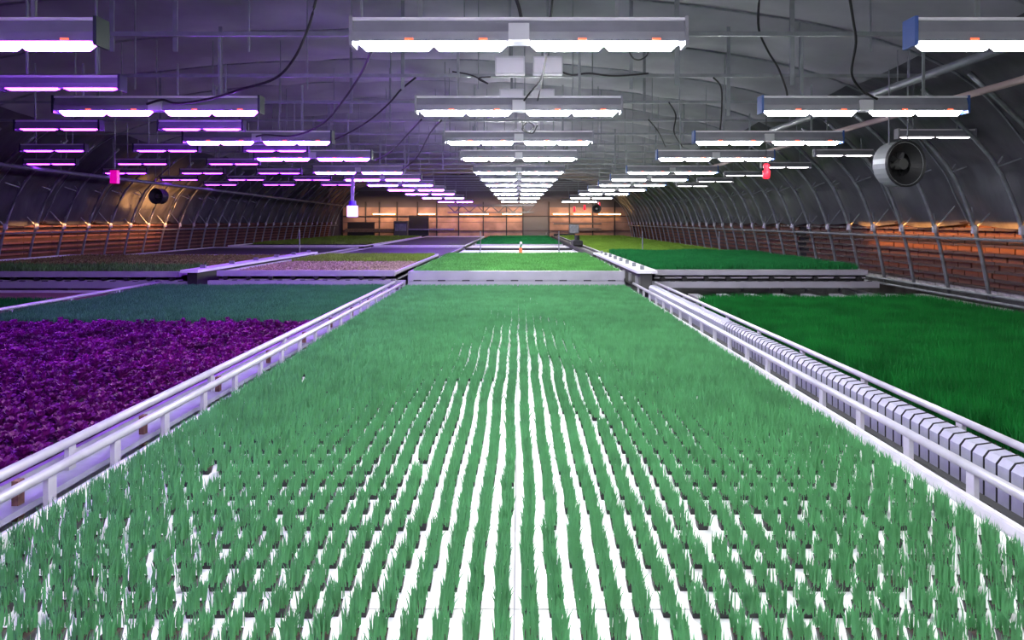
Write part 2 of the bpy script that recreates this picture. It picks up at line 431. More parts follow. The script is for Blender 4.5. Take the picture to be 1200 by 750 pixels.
for X, txt in ((-4.62, 'nearest the left row'), (-6.7, 'second column out'), (-8.85, 'third column out'), (-11.0, 'outermost column by the left wall')):
    pr = sp if first else dup(sp, (0,0,0)); first = False
    column(pr, X, 6.9 if X > -5 else 9.95, 6 if X < -5 else 3, 3.34, 'short purple grow light, ' + txt + ', %s from front', 'short purple grow lights')
sw = make_lamp(1.2, M_ES, M_HOUSE, big=False); first = True
for X, txt in ((6.65, 'by the right vault'),):
    pr = sw if first else dup(sw, (0,0,0)); first = False
    column(pr, X, 6.9 if X < 5 else 10.9, 6 if X > 5 else 4, 3.34, 'short white grow light ' + txt + ', %s from front', 'short white grow lights')

# ------------------------------------------------------------------ GROWING TABLES
def bed_frame(name, x0, x1, y0, y1, zs, label, surf=M_WHITE, rim=0.04, rimm=M_RAIL, legs=True, rafts=None, front=None):
    t = thing(name, ((x0+x1)/2, y0, 0), label, 'growing table'); X = (x0+x1)/2; x0 -= X; x1 -= X; L = y1-y0
    MB().box(x0, x1, 0, L, zs-0.10, zs-0.02).build('table_pan', M_PANEL, t)
    for s, x in ((-1, x0), (1, x1)):
        a, b = sorted((x, x-s*0.03)); MB().box(a, b, 0, L, zs-0.13, zs+rim).build('side_rim', rimm, t)
    for yy in (0, L-0.03): MB().box(x0+.03, x1-.03, yy, yy+0.03, zs-0.13, zs+rim).build('end_rim', rimm, t)
    if rafts:
        nx, ny = rafts; wx = (x1-x0-0.07)/nx; wy = (L-0.07)/ny
        rm = MB().box(0.003, wx-0.003, 0.003, wy-0.003, -0.02, 0).mesh('raft', surf)
        for i in range(nx):
            for j in range(ny): inst('raft', rm, t, (x0+.035+i*wx, .035+j*wy, zs+random.uniform(-.001, .001)))
    else:
        MB().box(x0+.03, x1-.03, .03, L-.03, zs-0.02, zs).build('growing_surface', surf, t)
    if legs:
        for x in (x0+.3, x1-.3):
            yy = 0.4
            while yy < L:
                MB().box(x-.03, x+.03, yy-.03, yy+.03, 0, zs-.1).build('leg', M_GALV, t); yy += 3.0
    return t
ZT = 0.725
cb = bed_frame('growing_table', -2.05, 2.02, 1.3, 12.25, ZT, 'long centre growing table covered with rows of potted green seedlings, in the foreground', rafts=(4, 12))
# pots and seedlings on the centre table
RX, RY = 0.09, 0.154
def tuft(n, sx, sy, h0, h1, wd, seed, lean=0.03):
    r = np.random.default_rng(seed)
    P = np.c_[r.uniform(-sx, sx, n), r.uniform(-sy, sy, n), np.zeros(n)]
    return P, r.uniform(h0, h1, n), r.uniform(wd*0.7, wd*1.2, n), r.uniform(-0.6, 0.6, n), np.abs(r.normal(0, lean, n)), r.uniform(0, 6.28, n)
potV = np.array([(-.019,-.019,0),(.019,-.019,0),(.019,.019,0),(-.019,.019,0),(-.024,-.026,.034),(.024,-.026,.034),(.024,.026,.034),(-.024,.026,.034)])
potQ = np.array([(0,1,5,4),(1,2,6,5),(2,3,7,6),(3,0,4,7)]); soilQ = np.array([(4,5,6,7)])
pot_me = MB(); pot_me.v = [tuple(v) for v in potV]; pot_me.f = [tuple(q) for q in potQ] + [(3,2,1,0)]
pin = len(pot_me.v); pot_me.v += [(x*.88, y*.88, .029) for x, y, z in potV[4:]]; pot_me.f += [(4,5,9,8),(5,6,10,9),(6,7,11,10),(7,4,8,11)]
pot_mesh = pot_me.mesh('pot', M_POT)
soil_mesh = MB().box(-.021, .021, -.021, .021, .02, .029).mesh('soil', M_SOIL)
leafm = []
for s in range(6):
    P, h, wd, az, ln, lz = tuft(76, 0.023, 0.050, 0.044, 0.090, 0.0052, s, 0.012)
    leafm.append(blades_mesh('leaves', blade_arrays(P, h, wd, az, ln, lz), M_LEAF))
xs = np.arange(-1.94, 1.93, RX); ys = np.arange(1.75, 12.15, RY)
cells = [(x+.005*math.sin(y*4.1+x*9)+.006*math.sin(math.floor(y/.9)*2.3), y) for y in ys for x in xs]
def skip(x, y): return rng.random() < 0.012
vis = [c for c in cells if abs(c[0]+0.0) < 0.755*c[1]+0.06 and c[1] > 2.12]
near = set(vis[:300])
proto = None
for (x, y) in vis[:300]:
    if rng.random() < 0.006: continue
    if proto is None:
        proto = thing('potted_seedling', (0, 0, 0), 'small black pot of upright grassy green seedlings in the front rows of the centre table', 'potted plant', 'potted seedlings on the centre table')
        inst('pot', pot_mesh, proto); inst('soil', soil_mesh, proto); inst('leaves', leafm[0], proto, (0, 0, .029)); r = proto
    else: r = dup(proto, (0, 0, 0))
    r.location = (x+rng.normal(0, .003), y+rng.normal(0, .003), ZT)
    for ch in r.children:
        if ch.name.startswith('leaves'): ch.data = leafm[int(rng.integers(6))]; ch.rotation_euler = (0, 0, math.pi*int(rng.integers(2)))
Ps = []; pots = []
for (x, y) in cells:
    if (x, y) in near: continue
    if rng.random() < 0.006: continue
    f = min(1, max(0, (y-3)/7)); n = int(70 + 40*f)
    P = np.c_[x+rng.uniform(-.022-.009*f, .022+.009*f, n), y+rng.uniform(-1, 1, n)*(.049+.03*f), np.full(n, ZT+.029)]
    Ps.append(P); pots.append((x, y))
P = np.concatenate(Ps); n = len(P)
h = rng.uniform(.043, .089, n)*(1+0.6*np.clip((P[:, 1]-3)/7, 0, 1)); f = np.clip((P[:, 1]-3)/7, 0, 1)
V = blade_arrays(P, h, rng.uniform(.004, .006, n)*(1+1.0*f), rng.uniform(-.6, .6, n), np.abs(rng.normal(0, .012, n))*(1+1.0*f), rng.uniform(0, 6.28, n))
pc = np.array(pots); k = len(pc)
EV = (potV[None]+np.c_[pc, np.full(k, ZT)][:, None]).reshape(-1, 3)
eq = (potQ[None]+(np.arange(k)*8)[:, None, None]).reshape(-1, 4); es = (soilQ[None]+(np.arange(k)*8)[:, None, None]).reshape(-1, 4)
me = blades_mesh('seedling_rows', V, [M_LEAF, M_POT, M_SOIL], (EV, [eq, es], [1, 2]))
tag(inst('seedling_rows', me), 'rows of potted grassy green seedlings filling the rest of the centre table', 'seedlings', 'potted seedlings on the centre table', 'stuff')

def grass(name, x0, x1, y0, y1, z, dens, h0, h1, wd, m, label, seed=0, lean=.04, cat='grass', fringe=True):
    r = np.random.default_rng(seed); n = int((x1-x0)*(y1-y0)*dens)
    P = np.c_[r.uniform(x0, x1, n), r.uniform(y0, y1, n), np.full(n, z)]
    hh = r.uniform(h0, h1, n)*(1+.12*np.sin(P[:, 0]*3+seed)*np.sin(P[:, 1]*2.3))
    me = blades_mesh(name, blade_arrays(P, hh, r.uniform(.6, 1.3, n)*wd, r.uniform(-.9, .9, n), np.abs(r.normal(0, lean, n)), r.uniform(0, 6.28, n)), m)
    return tag(inst(name, me), label, cat, None, 'stuff')

# right foreground bed
bed_frame('growing_table', 2.52, 6.05, 1.5, 10.0, 0.76, 'growing table on the right, thick with tall dark green grass', surf=M_SOIL)
grass('grass_crop', 2.62, 6.0, 2.6, 9.95, .76, 9000, .10, .20, .007, M_GRASS, 'thick tall dark green grass growing on the right foreground table', 1)
# left foreground bed, purple plants then green
bed_frame('growing_table', -6.45, -2.34, 1.5, 12.25, 0.76, 'growing table on the left, purple plants in front and green grass behind', surf=M_SOIL)
grass('grass_crop', -6.4, -2.4, 7.95, 12.2, .76, 7500, .08, .14, .009, M_GRASSV, 'short grey-green grass on the left table behind the purple plants', 2)
def rosette(seed, r0=0.056):
    r = random.Random(seed); mb = MB()
    for i in range(13):
        a = i*2.4+r.uniform(-.3, .3); L = r0*(0.35+0.65*(i/12))*r.uniform(.8, 1.15); up = 0.085-0.045*(i/12)+r.uniform(-.012, .012); wv = L*.42+.008
        c, s = math.cos(a), math.sin(a)
        def pt(t, o, z): return (c*t-s*o, s*t+c*o, z)
        n = len(mb.v)
        mb.v += [pt(0.004, 0, up*.35), pt(L*.45, -wv, up*.9), pt(L*.5, 0, up*.8), pt(L*.45, wv, up*.9), pt(L*.85, -wv*.6, up*1.02), pt(L, 0, up*.93), pt(L*.85, wv*.6, up*1.02)]
        mb.f += [(n, n+1, n+2), (n, n+2, n+3), (n+1, n+4, n+5, n+2), (n+2, n+5, n+6, n+3)]
    return mb
rosm = [rosette(s).mesh('purple_plant', M_BASIL) for s in range(6)]
pcs = [(x, y) for y in np.arange(2.9, 7.95, .085) for x in np.arange(-6.36, -2.42, .085)]
visp = [c for c in pcs if c[0] > -0.765*c[1]-.05]
nearp = set(visp[:300])
for (x, y) in visp[:300]:
    o = inst('purple_plant', rosm[int(rng.integers(6))], None, (x+rng.normal(0, .014), y+rng.normal(0, .014), .765), rng.uniform(0, 6.28))
    sc = rng.uniform(.8, 1.3); o.scale = (sc, sc, sc*rng.uniform(.7, 1.2))
    tag(o, 'small bushy purple-leaved plant near the front of the left table', 'plant', 'purple plants on the left table')
mb = MB(); rb = [rosette(s) for s in range(6)]
RV = [np.array(q.v) for q in rb]
allv = []; allf = []; off = 0
for (x, y) in pcs:
    if (x, y) in nearp: continue
    i = int(rng.integers(6)); a = rng.uniform(0, 6.28); sc = rng.uniform(.8, 1.3); c, s = math.cos(a)*sc, math.sin(a)*sc
    v = RV[i]; allv.append(np.c_[v[:, 0]*c-v[:, 1]*s+x+rng.normal(0, .014), v[:, 0]*s+v[:, 1]*c+y+rng.normal(0, .014), v[:, 2]*sc*rng.uniform(.7, 1.2)+.765])
    allf += [tuple(j+off for j in q) for q in rb[i].f]; off += len(v)
mb.v = np.concatenate(allv).tolist(); mb.f = allf
tag(mb.build('purple_plants', M_BASIL), 'mass of bushy purple-leaved plants over the middle of the left table', 'plants', 'purple plants on the left table', 'stuff')
# far left foreground bed
bed_frame('growing_table', -11.6, -6.85, 5.0, 12.2, 0.72, 'dark brown growing table at the far left edge with a thin green fringe', surf=mat('brown_mat', (0.20, 0.09, 0.08), .85, noise=.4, nscale=5))
grass('green_sprouts', -11.4, -7.2, 9.8, 10.8, .72, 1800, .05, .10, .012, M_GRASS, 'thin band of green sprouts on the far left brown table', 3)

# second row of tables, raised behind
def front_assembly(parent, x0, x1, z0, z1, wheels=True, m=M_PANEL):
    # x relative to the parent, sits in front of y=0
    if wheels:
        MB().box(x0, x1, -.10, 0, z1-.10, z1).build('front_panel', m, parent)
        MB().box(x0, x1, .05, .25, z0, z1-.12).build('shadow_board', M_BLACK, parent)  # black sheet standing in for the shade in the gap behind the wheels
        MB().box(x0-.15, x1+.2, -.14, -.04, z0, z0+.12).build('lower_beam', m, parent)
        x = x0+.15; i = 0
        while x < x1:
            MB().tube([(x, -.09, z0+.17), (x, .0, z0+.17)], .045, 10).build('wheel', M_BLACK, parent)
            MB().box(x+.14, x+.22, -.12, -.06, z0+.115, z0+.135).build('slot_plate', M_BLACK, parent); x += .42
    else:
        MB().box(x0, x1, -.10, 0, z0+.10, z1).build('front_panel', m, parent)
        MB().box(x0, x1, -.12, 0, z0, z0+.09).build('lower_panel', m, parent)
        x = x0+.1
        while x < x1-.2:
            MB().box(x, x+.14, -.125, -.09, z0+.088, z0+.108).build('slot', M_BLACK, parent); x += .45
bB = bed_frame('growing_table', -2.05, 1.95, 12.75, 19.8, 1.02, 'raised centre table behind a pale metal front panel, covered with bright green seedlings')
front_assembly(bB, -2.0, 2.0, .80, 1.07, False)
grass('grass_crop', -2.0, 1.9, 12.85, 19.7, 1.02, 1700, .05, .10, .016, mat('fresh_green', (0.13, 0.42, 0.10), .6, noise=.3, nscale=3, trans=.25, spec=.2), 'bright green young seedlings on the raised centre table behind the pale front panel', 4)
bR = bed_frame('growing_table', 2.62, 6.7, 13.2, 20.2, 1.02, 'raised right table on a grey wheeled frame, covered with deep green grass', surf=M_SOIL)
front_assembly(bR, -2.04, 2.04, .72, 1.06)
grass('grass_crop', 2.66, 6.6, 13.3, 20.1, 1.03, 2500, .10, .17, .014, M_GRASS2, 'deep green grass on the raised right table with wheels in front', 5)
bL = bed_frame('growing_table', -5.6, -2.3, 12.75, 19.6, 1.02, 'raised left table with violet-lit front panel and beige sprouts', surf=M_BROWN)
front_assembly(bL, -1.65, 1.65, .78, 1.08)
grass('sprouts', -5.5, -2.4, 12.9, 16.2, 1.02, 500, .02, .05, .03, mat('beige_sprout', (.50, .40, .26), .8, noise=.4, nscale=9), 'beige brown sprouts on the front half of the raised left table', 6)
grass('sprouts', -5.5, -2.4, 16.5, 19.5, 1.02, 1500, .04, .09, .018, M_LIME, 'yellow-green sprouts on the rear half of the raised left table', 7)
bLL = bed_frame('growing_table', -12.9, -6.3, 12.75, 19.6, 1.0, 'raised far left table with violet front panel and brown growth', surf=M_BROWN)
front_assembly(bLL, -3.3, 3.3, .76, 1.06)
grass('green_sprouts', -12.3, -6.5, 13.0, 14.4, 1.0, 700, .07, .16, .018, mat('mid_green', (.10, .30, .05), .6, noise=.5, nscale=5, trans=.2), 'ragged strip of green plants at the front of the raised far left table', 8)
grass('sprouts', -12.3, -6.5, 15.0, 19.4, 1.0, 500, .03, .08, .03, mat('olive_sprout', (.26, .24, .07), .8, noise=.4, nscale=2), 'olive brown sprouts at the back of the raised far left table', 9)
# white capped divider between the two left tables
t = thing('aisle_divider', (-5.95, 12.4, 0), 'white capped divider running between the two raised left tables', 'divider')
MB().box(-.2, .12, 0, 7.4, 1.06, 1.11).build('cap_plate', M_WHITE, t); MB().box(-.12, .06, .1, 7.3, .7, 1.06).build('side_panel', M_BLACK, t)
for k in range(6): MB().box(-.08, .02, .5+k*1.3, .56+k*1.3, 1.11, 1.17).build('clip', M_GALV, t)
for k in range(4): MB().box(-.06, .0, .4+k*2, .46+k*2, 0, .7).build('leg', M_GALV, t)
t = thing('aisle_divider', (2.32, 12.6, 0), 'white capped divider with clips beside the raised right table', 'divider')
MB().box(-.14, .24, 0, 7.4, 1.03, 1.08).build('cap_plate', M_WHITE, t); MB().box(-.06, .16, .1, 7.3, .72, 1.03).build('side_panel', M_GREYDOOR, t)
for k in range(8): MB().box(-.02, .05, .3+k*.9, .37+k*.9, 1.08, 1.16).build('clip', M_GALV, t)
for k in range(9): MB().box(-.09, -.06, .3+k*.8, .5+k*.8, .78, .95).build('bracket', M_PANEL, t)
for k in range(4): MB().box(-.03, .03, .4+k*2, .46+k*2, 0, .72).build('leg', M_GALV, t)
# third row: empty tables, then far grown tables
bed_frame('growing_table', -2.1, 2.1, 22.8, 31.0, .86, 'empty white centre table between the two green centre tables')
tag(MB().box(-2.1, 2.1, -.04, .04, 0, .10).build('table_divider', M_BLACK, None, (0, 26.5, .86)), 'dark bar lying across the empty white centre table', 'bar')
bed_frame('growing_table', -6.3, -2.35, 21.5, 29, .86, 'empty dark grey table on the left behind the beige sprouts', surf=mat('grey_mat', (.06, .06, .065), .7))
bed_frame('growing_table', -13.0, -6.8, 21.5, 29, .86, 'empty dark grey table by the left wall', surf=mat('grey_mat', (.06, .06, .065), .7))
bed_frame('growing_table', -2.1, 2.1, 32.5, 48.5, .86, 'farthest centre table, covered in dark green grass')
grass('grass_crop', -2.05, 2.05, 32.6, 48.4, .86, 450, .08, .14, .03, M_GRASS2, 'dark green grass on the farthest centre table', 10)
bed_frame('growing_table', -6.5, -2.4, 30.5, 48.5, .88, 'far left-centre table with dull grey-olive growth and white front edge', surf=M_OLIVE, rimm=M_WHITE)
bed_frame('growing_table', -13.0, -6.9, 30.5, 48.5, .88, 'far left table by the wall with lime green growth', surf=M_OLIVE, rimm=M_WHITE)
grass('grass_crop', -12.9, -7.0, 33, 48.4, .88, 300, .06, .12, .035, M_LIME, 'lime green growth on the far left table by the wall', 11)
bed_frame('growing_table', 2.75, 7.4, 21.3, 48.5, .93, 'long far right table covered in lime green grass', surf=M_LIME, rimm=M_WHITE)
grass('grass_crop', 2.8, 7.3, 21.5, 48.4, .93, 550, .04, .08, .03, M_LIME, 'lime green grass on the long far right table', 12)
# small upright posts by the tables
for px, d, z0, lab in ((563, 21.5, 0, 'left of the empty white centre table'), (655, 21.5, 0, 'right of the empty white centre table'), (753, 20.8, 0, 'left front of the lime table'), (843, 20.8, 0, 'right front of the lime table'), (351, 24, 0, 'by the empty grey left table')):
    x = (px-CX)/FPX*d; t = thing('marker_rod', (x, d, 0), 'thin upright rod ' + lab, 'rod', 'thin upright rods')
    MB().tube([(0, 0, 0), (0, 0, 1.68)], .018).build('rod', M_GALV, t); MB().box(-.05, .05, -.05, .05, 0, .02).build('base_plate', M_GALV, t)
# little marker on the white table edge
t = thing('table_marker', (0.06, 23.2, .86), 'small marker with white top and orange foot standing on the empty white centre table', 'marker')
MB().tube([(0, 0, 0), (0, 0, .24)], [.07, .045], 8).build('orange_foot', M_ORANGE, t)
MB().tube([(0, 0, .24), (.03, 0, .36)], [.04, .03], 8).build('green_neck', M_GRASSV, t)
MB().tube([(.01, 0, .35), (.01, 0, .38), (.01, 0, .44)], [.03, .05, .03], 8).build('white_top', M_WHITE, t)
# dark conveyor in the right aisle
t = thing('aisle_conveyor', (2.42, 20.3, 0), 'long dark conveyor running down the aisle beside the lime table', 'conveyor')
MB().box(-.22, -.1, 0, 26, .78, 1.0).build('side_frame', M_BLACK, t); MB().box(.12, .22, 0, 26, .78, 1.0).build('side_frame', M_BLACK, t)
MB().box(-.1, .12, .1, 26, .9, .96).build('belt', M_GREYDOOR, t); MB().box(-.25, .15, 7, 8.2, 1.0, 1.22).build('motor_cover', M_BLACK, t, bevel=.05)
MB().tube([(-.05, 7.5, 1.2), (-.05, 7.5, 1.42)], .1, 8).build('motor', M_BLACK, t)
for k in range(9): MB().box(-.15, .15, .5+k*3, .56+k*3, 0, .8).build('leg', M_GALV, t)
# roller rails on the floor behind the right table
t = thing('roller_track', (4.4, 10.2, 0), 'grey roller track on the floor between the right grass tables', 'track')
MB().box(-1.9, 3.1, 0, .12, .50, .58).build('cross_beam', M_GALV, t); MB().box(-1.9, 3.1, 2.4, 2.5, .50, .58).build('cross_beam', M_GALV, t)
for k in range(10): MB().box(-1.8+k*.52, -1.62+k*.52, .1, 2.4, .58, .66).build('track_rail', M_PANEL, t)
for x in (-1.8, 3.0):
    for y in (.05, 2.45): MB().box(x-.03, x+.03, y-.03, y+.03, 0, .5).build('leg', M_GALV, t)
t = thing('roller_track', (7.2, 11.0, 0), 'pale ground rail beside the right wall', 'track')
MB().tube([(-.35, 0, .55), (-.15, 9, .62)], .03).build('rail', M_RAIL, t)
for k in range(4): MB().tube([(-.34+.04*k, .5+2.5*k, 0), (-.34+.04*k, .5+2.5*k, .56)], .02).build('leg', M_GALV, t)

# ------------------------------------------------------------------ RAILINGS
def railing(name, X, y0, y1, z, post_step, label, r=.024, zb=.66, pm=M_RAIL, pw=.028, ledge=None, phase=0.0):
    t = thing(name, (X, y0, 0), label, 'rail'); L = y1-y0
    MB().tube([(0, 0, z), (0, L, z)], r, 8).build('top_rail', M_RAIL, t, smooth=True)
    MB().box(-.03, .03, 0, L, zb-.04, zb).build('base_channel', M_RAIL, t)
    y = phase; i = 0
    pmesh = MB().box(-.012, .012, -pw, pw, zb, z-.01).mesh('post', pm)
    lmesh = MB().box(-.015, .015, -.02, .02, 0, zb-.04).mesh('leg', M_GALV)
    while y < L:
        inst('post', pmesh, t, (0, y, 0))
        if i % 4 == 0: inst('leg', lmesh, t, (0, y, 0))
        y += post_step; i += 1
    return t
railing('table_rail', 2.10, 1.4, 12.5, .855, .52, 'white rail along the right edge of the centre table', phase=.2)
railing('table_rail', 2.50, 1.4, 12.5, .855+.02, 1.08, 'upper pale rail along the left edge of the right grass table', r=.022, phase=.3)
railing('table_rail', -2.15, 1.4, 12.6, .85, .51, 'white rail along the left edge of the centre table', phase=.2)
lr = railing('table_rail', -2.30, 1.4, 12.6, .87, 1.6, 'outer white rail beside the purple plants', r=.026, phase=.5, pm=M_RAIL)
MB().box(-.05, .10, 0, 11.2, .70, .73).build('ledge', M_LILAC, lr)
for k in range(9): MB().box(.04, .07, .62+k*1.02, .66+k*1.02, .66, .84).build('rusty_post', M_RUST, lr)
railing('table_rail', -6.62, 5, 12.6, .87, 1.2, 'white rail along the far side of the purple table', phase=.3)
railing('table_rail', -6.78, 5, 12.6, .84, 1.2, 'second white rail by the far left brown table', phase=.5)
# sloping white edge boards of the centre table
for s, nm in ((1, 'right'), (-1, 'left')):
    t = thing('edge_board', (s*2.02, 1.4, 0), 'white splash board with dark joints along the %s edge of the centre table' % nm, 'board')
    bmsh = MB().prism([(0, .66), (s*.055, .66), (s*.05, .69), (0, .775), (-s*.01, .775)], .004, .296, 'y').mesh('board_piece', M_WHITE)
    for k in range(36): inst('board_piece', bmsh, t, (0, k*.3, 0))
    for k in range(4): MB().box(-.015, .015, .5+k*3, .54+k*3, 0, .665).build('leg', M_GALV, t)
# cable carrier chain in the right aisle
t = thing('cable_chain', (2.37, 2.3, 0), 'lilac-grey segmented cable chain lying in the aisle beside the right grass table', 'cable chain')
prof = [(-.06, .64), (-.06, .825), (-.035, .858), (.04, .868), (.06, .85), (.06, .64)]
link = MB().prism(prof, .004, .084, 'y').mesh('chain_link', M_LILAC)
strap = MB().prism([(p*1.05, q+.004 if q > .7 else q) for p, q in prof], -.0025, .0025, 'y').mesh('strap', M_BLACK)
for k in range(108):
    inst('chain_link', link, t, (0, k*.091, 0))
    if k < 60: inst('strap', strap, t, (0, k*.091, 0))
MB().box(-.12, .12, 0, 9.9, .60, .64).build('carrier_tray', M_GREYDOOR, t)
for k in range(5): MB().box(-.02, .02, .4+k*2, .44+k*2, 0, .60).build('leg', M_GALV, t)
t = thing('wire_bundle', (2.16, 1.6, 0), 'bundle of dark wires running under the rail beside the centre table', 'wires')
for k in range(3):
    MB().tube([(.012*k-.01+.006*math.sin(j*1.7+k), j*.5, .70-.02*k+.006*math.sin(j*2.1+k)) for j in range(20)], .006, 4).build('wire', M_BLACK, t)

# ------------------------------------------------------------------ FANS, BEACONS, BOXES, PIPES, CABLES
def fan(loc, r, rz, label, z_top, sm=None):
    t = thing('circulation_fan', loc, label, 'fan'); t.rotation_euler = (0, 0, rz); seg = 28; L = .27
    mb = MB()
    for y, rad in ((-L/2, r), (L/2, r), (L/2, r*.93), (-L/2, r*.93)):
        for j in range(seg): a = 2*math.pi*j/seg; mb.v.append((math.cos(a)*rad, y, math.sin(a)*rad))
    for i in range(4):
        for j in range(seg):
            a = i*seg+j; b = i*seg+(j+1) % seg; c = ((i+1) % 4)*seg+(j+1) % seg; d = ((i+1) % 4)*seg+j; mb.f.append((a, b, c, d))
    mb.build('shroud', sm or mat('fan_shroud', (.34, .36, .36), .35, .2), t, smooth=False)
    MB().tube([(0, .08, 0), (0, .10, 0)], r*.93, 20).build('back_guard', M_BLACK, t)
    # bell mouth ring facing the camera, black
    mb = MB()
    for y, rad in ((-L/2-.02, r*1.03), (-L/2+.02, r*1.03), (-L/2+.12, r*.6), (-L/2+.1, r*.55)):
        for j in range(seg): a = 2*math.pi*j/seg; mb.v.append((math.cos(a)*rad, y, math.sin(a)*rad))
    for i in range(4):
        for j in range(seg):
            a = i*seg+j; b = i*seg+(j+1) % seg; c = ((i+1) % 4)*seg+(j+1) % seg; d = ((i+1) % 4)*seg+j; mb.f.append((a, b, c, d))
    mb.build('bell_mouth', M_BLACK, t)
    MB().tube([(0, -.1, 0), (0, .1, 0)], r*.25, 12).build('motor', M_GREYDOOR, t)
    for k in range(5):
        a = k*2*math.pi/5; c, s = math.cos(a), math.sin(a); b = MB()
        b.v = [(c*r*.2-s*.03, .02, s*r*.2+c*.03), (c*r*.2+s*.03, -.03, s*r*.2-c*.03), (c*r*.88+s*.10*r, -.04, s*r*.88-c*.10*r), (c*r*.88-s*.10*r, .05, s*r*.88+c*.10*r)]
        b.v += [(x, y+.01, z) for x, y, z in b.v]; b.f = [(0,1,2,3), (7,6,5,4), (0,4,5,1), (1,5,6,2), (2,6,7,3), (3,7,4,0)]
        b.build('fan_blade', M_BLACK, t)
    MB().box(-r, r, L/2-.01, L/2, -.015, .015).build('guard_bar', M_GALV, t)
    for s in (-1, 1): MB().tube([(s*r*.5, 0, r*.85), (s*r*.5, 0, z_top)], .01, 5).build('hanger', M_GALV, t)
    return t
fan((5.56, 10, 2.83), .33, R(14), 'large black circulation fan with pale shroud hanging by the right vault', 1.38)
fan((-11.6, 22, 2.80), .25, R(-10), 'black circulation fan hanging by the left vault', 1.1, M_BLACK)
fan((4.55, 40, 2.72), .26, 0, 'small distant black fan hanging near the end wall', 1.45, M_BLACK)
def beacon(loc, label, m, s=1.0, top=1.0):
    t = thing('beacon', loc, label, 'beacon')
    MB().tube([(0, 0, -.14*s), (0, 0, -.12*s), (.005, 0, 0), (.01, 0, .02*s), (0, 0, .1*s), (0, 0, .13*s)], [.03*s, .06*s, .065*s, .04*s, .06*s, .03*s], 10).build('red_body', m, t, smooth=True)
    MB().tube([(0, 0, .13*s), (0, 0, top)], .008, 5).build('hanging_wire', M_BLACK, t); return t
beacon((4.35, 12, 2.88), 'red plastic beacon hanging under the right row of lamps', M_RED, 1.0, 1.3)
for i, (px, py) in enumerate(((673, 245), (685, 243), (702, 240))):
    x, y, z = at(px, py, 44+i); beacon((x, y, z), 'tiny red beacon near the end wall, ' + ORD[i] + ' from the left', M_RED, 1.3, 4.2-z)
t = thing('insect_lamp', at(134.5, 207, 14), 'magenta glowing insect lamp hanging on the left', 'lamp')
MB().box(-.07, .07, -.05, .05, -.14, .13).build('glow_body', M_MAG, t); MB().box(-.08, .08, -.06, .06, .13, .15).build('top_cap', M_BLACK, t)
MB().box(-.008, .008, -.01, .01, .15, 1.25).build('hanging_strap', M_PIPE, t)
t = thing('insect_lamp', at(413, 246, 20), 'pale violet glowing cylinder lamp hanging near the left end', 'lamp')
MB().tube([(0, 0, -.2), (0, 0, .12)], .16, 12).build('glow_body', M_VIO, t); MB().tube([(0, 0, .12), (0, 0, .27)], [.12, .1], 12).build('top_cap', mat('violet_cap', (.07, .01, .4), .4), t)
MB().box(-.05, .05, -.02, .02, .27, 1.9).build('hanging_strap', M_PIPE, t)
# ballast boxes on the ties
for i, (yy, zz) in enumerate(((10.2, 4.26), (12.5, 4.22))):
    for s in (-1, 1):
        t = thing('control_box', (0.13+s*.28+.02, yy, zz), 'pale grey control box on the %s ceiling tie, %s one of the pair' % (('nearer', 'farther')[i], 'left' if s < 0 else 'right'), 'box', 'ceiling control boxes')
        MB().box(-.22, .22, -.12, .03, -.09, .18).build('casing', M_BOX, t, bevel=.01); MB().box(-.2, .2, -.13, -.12, -.07, .15).build('lid', M_FLANGE, t)
        MB().box(-.02, .02, -.1, .0, .18, 1.1).build('bracket', M_PIPE, t)
# lengthwise pipes
def pipe(name, p0, p1, r, m, label, step=4.0, topz=4.2, cat='pipe'):
    t = thing(name, p0, label, cat); q = Vector(p1)-Vector(p0)
    MB().tube([(0, 0, 0), tuple(q)], r, 8).build('pipe', m, t, smooth=True)
    L = q.y; k = 1.0
    while k < L:
        z = q.z*k/L; MB().tube([(q.x*k/L, k, z), (q.x*k/L, k, topz-p0[2])], .008, 4).build('hanger', M_GALV, t); k += step
    return t
pipe('ceiling_pipe', (5.7, 5, 3.60), (5.7, 30, 3.60), .045, mat('pink_pipe', (.50, .38, .38), .5), 'pinkish pipe running lengthwise under the right vault', topz=4.4)
pipe('ceiling_duct', (5.55, 5, 3.98), (5.55, 15, 3.98), .06, M_PIPE, 'pale duct running lengthwise high on the right', topz=4.5)
pipe('ceiling_duct', (5.72, 5, 4.05), (5.72, 15, 4.05), .035, M_GALV, 'thin grey duct beside the pale one high on the right', topz=4.5)
pipe('ceiling_pipe', (-11.4, 8, 3.30), (-11.4, 44, 3.0), .05, M_PIPE, 'pale pipe running lengthwise under the left vault', topz=4.0)
# hanging cables: points given along real cables between ties and lamps
def cable(pts, label, r=.011):
    P = [Vector(p) for p in pts]; out = []
    for i in range(len(P)-1):
        p0 = P[max(i-1, 0)]; p1 = P[i]; p2 = P[i+1]; p3 = P[min(i+2, len(P)-1)]
        for j in range(6):
            t = j/6; out.append(0.5*((2*p1)+(-p0+p2)*t+(2*p0-5*p1+4*p2-p3)*t*t+(-p0+3*p1-3*p2+p3)*t**3))
    out.append(P[-1])
    return tag(MB().tube([tuple(p) for p in out], r, 6).build('cable', M_BLACK, smooth=True), label, 'cable', 'black hanging cables')
def cpx(l): return [at(*p) for p in l]
cable(cpx([(372, -8, 6.6), (362, 30, 6.7), (345, 68, 6.9), (322, 92, 7.2), (285, 104, 7.5), (245, 116, 7.8), (208, 121, 7.9), (190, 117, 7.9), (172, 122, 7.95)]), 'long black cable swooping from the ceiling to the second left-row lamp', .014)
cable(cpx([(436, 58, 5.0), (424, 85, 6.5), (402, 118, 8), (378, 145, 9.5), (345, 159, 10.6), (312, 158, 10.9), (300, 160, 10.95)]), 'black cable from the front centre lamp down to the third left-row lamp', .013)
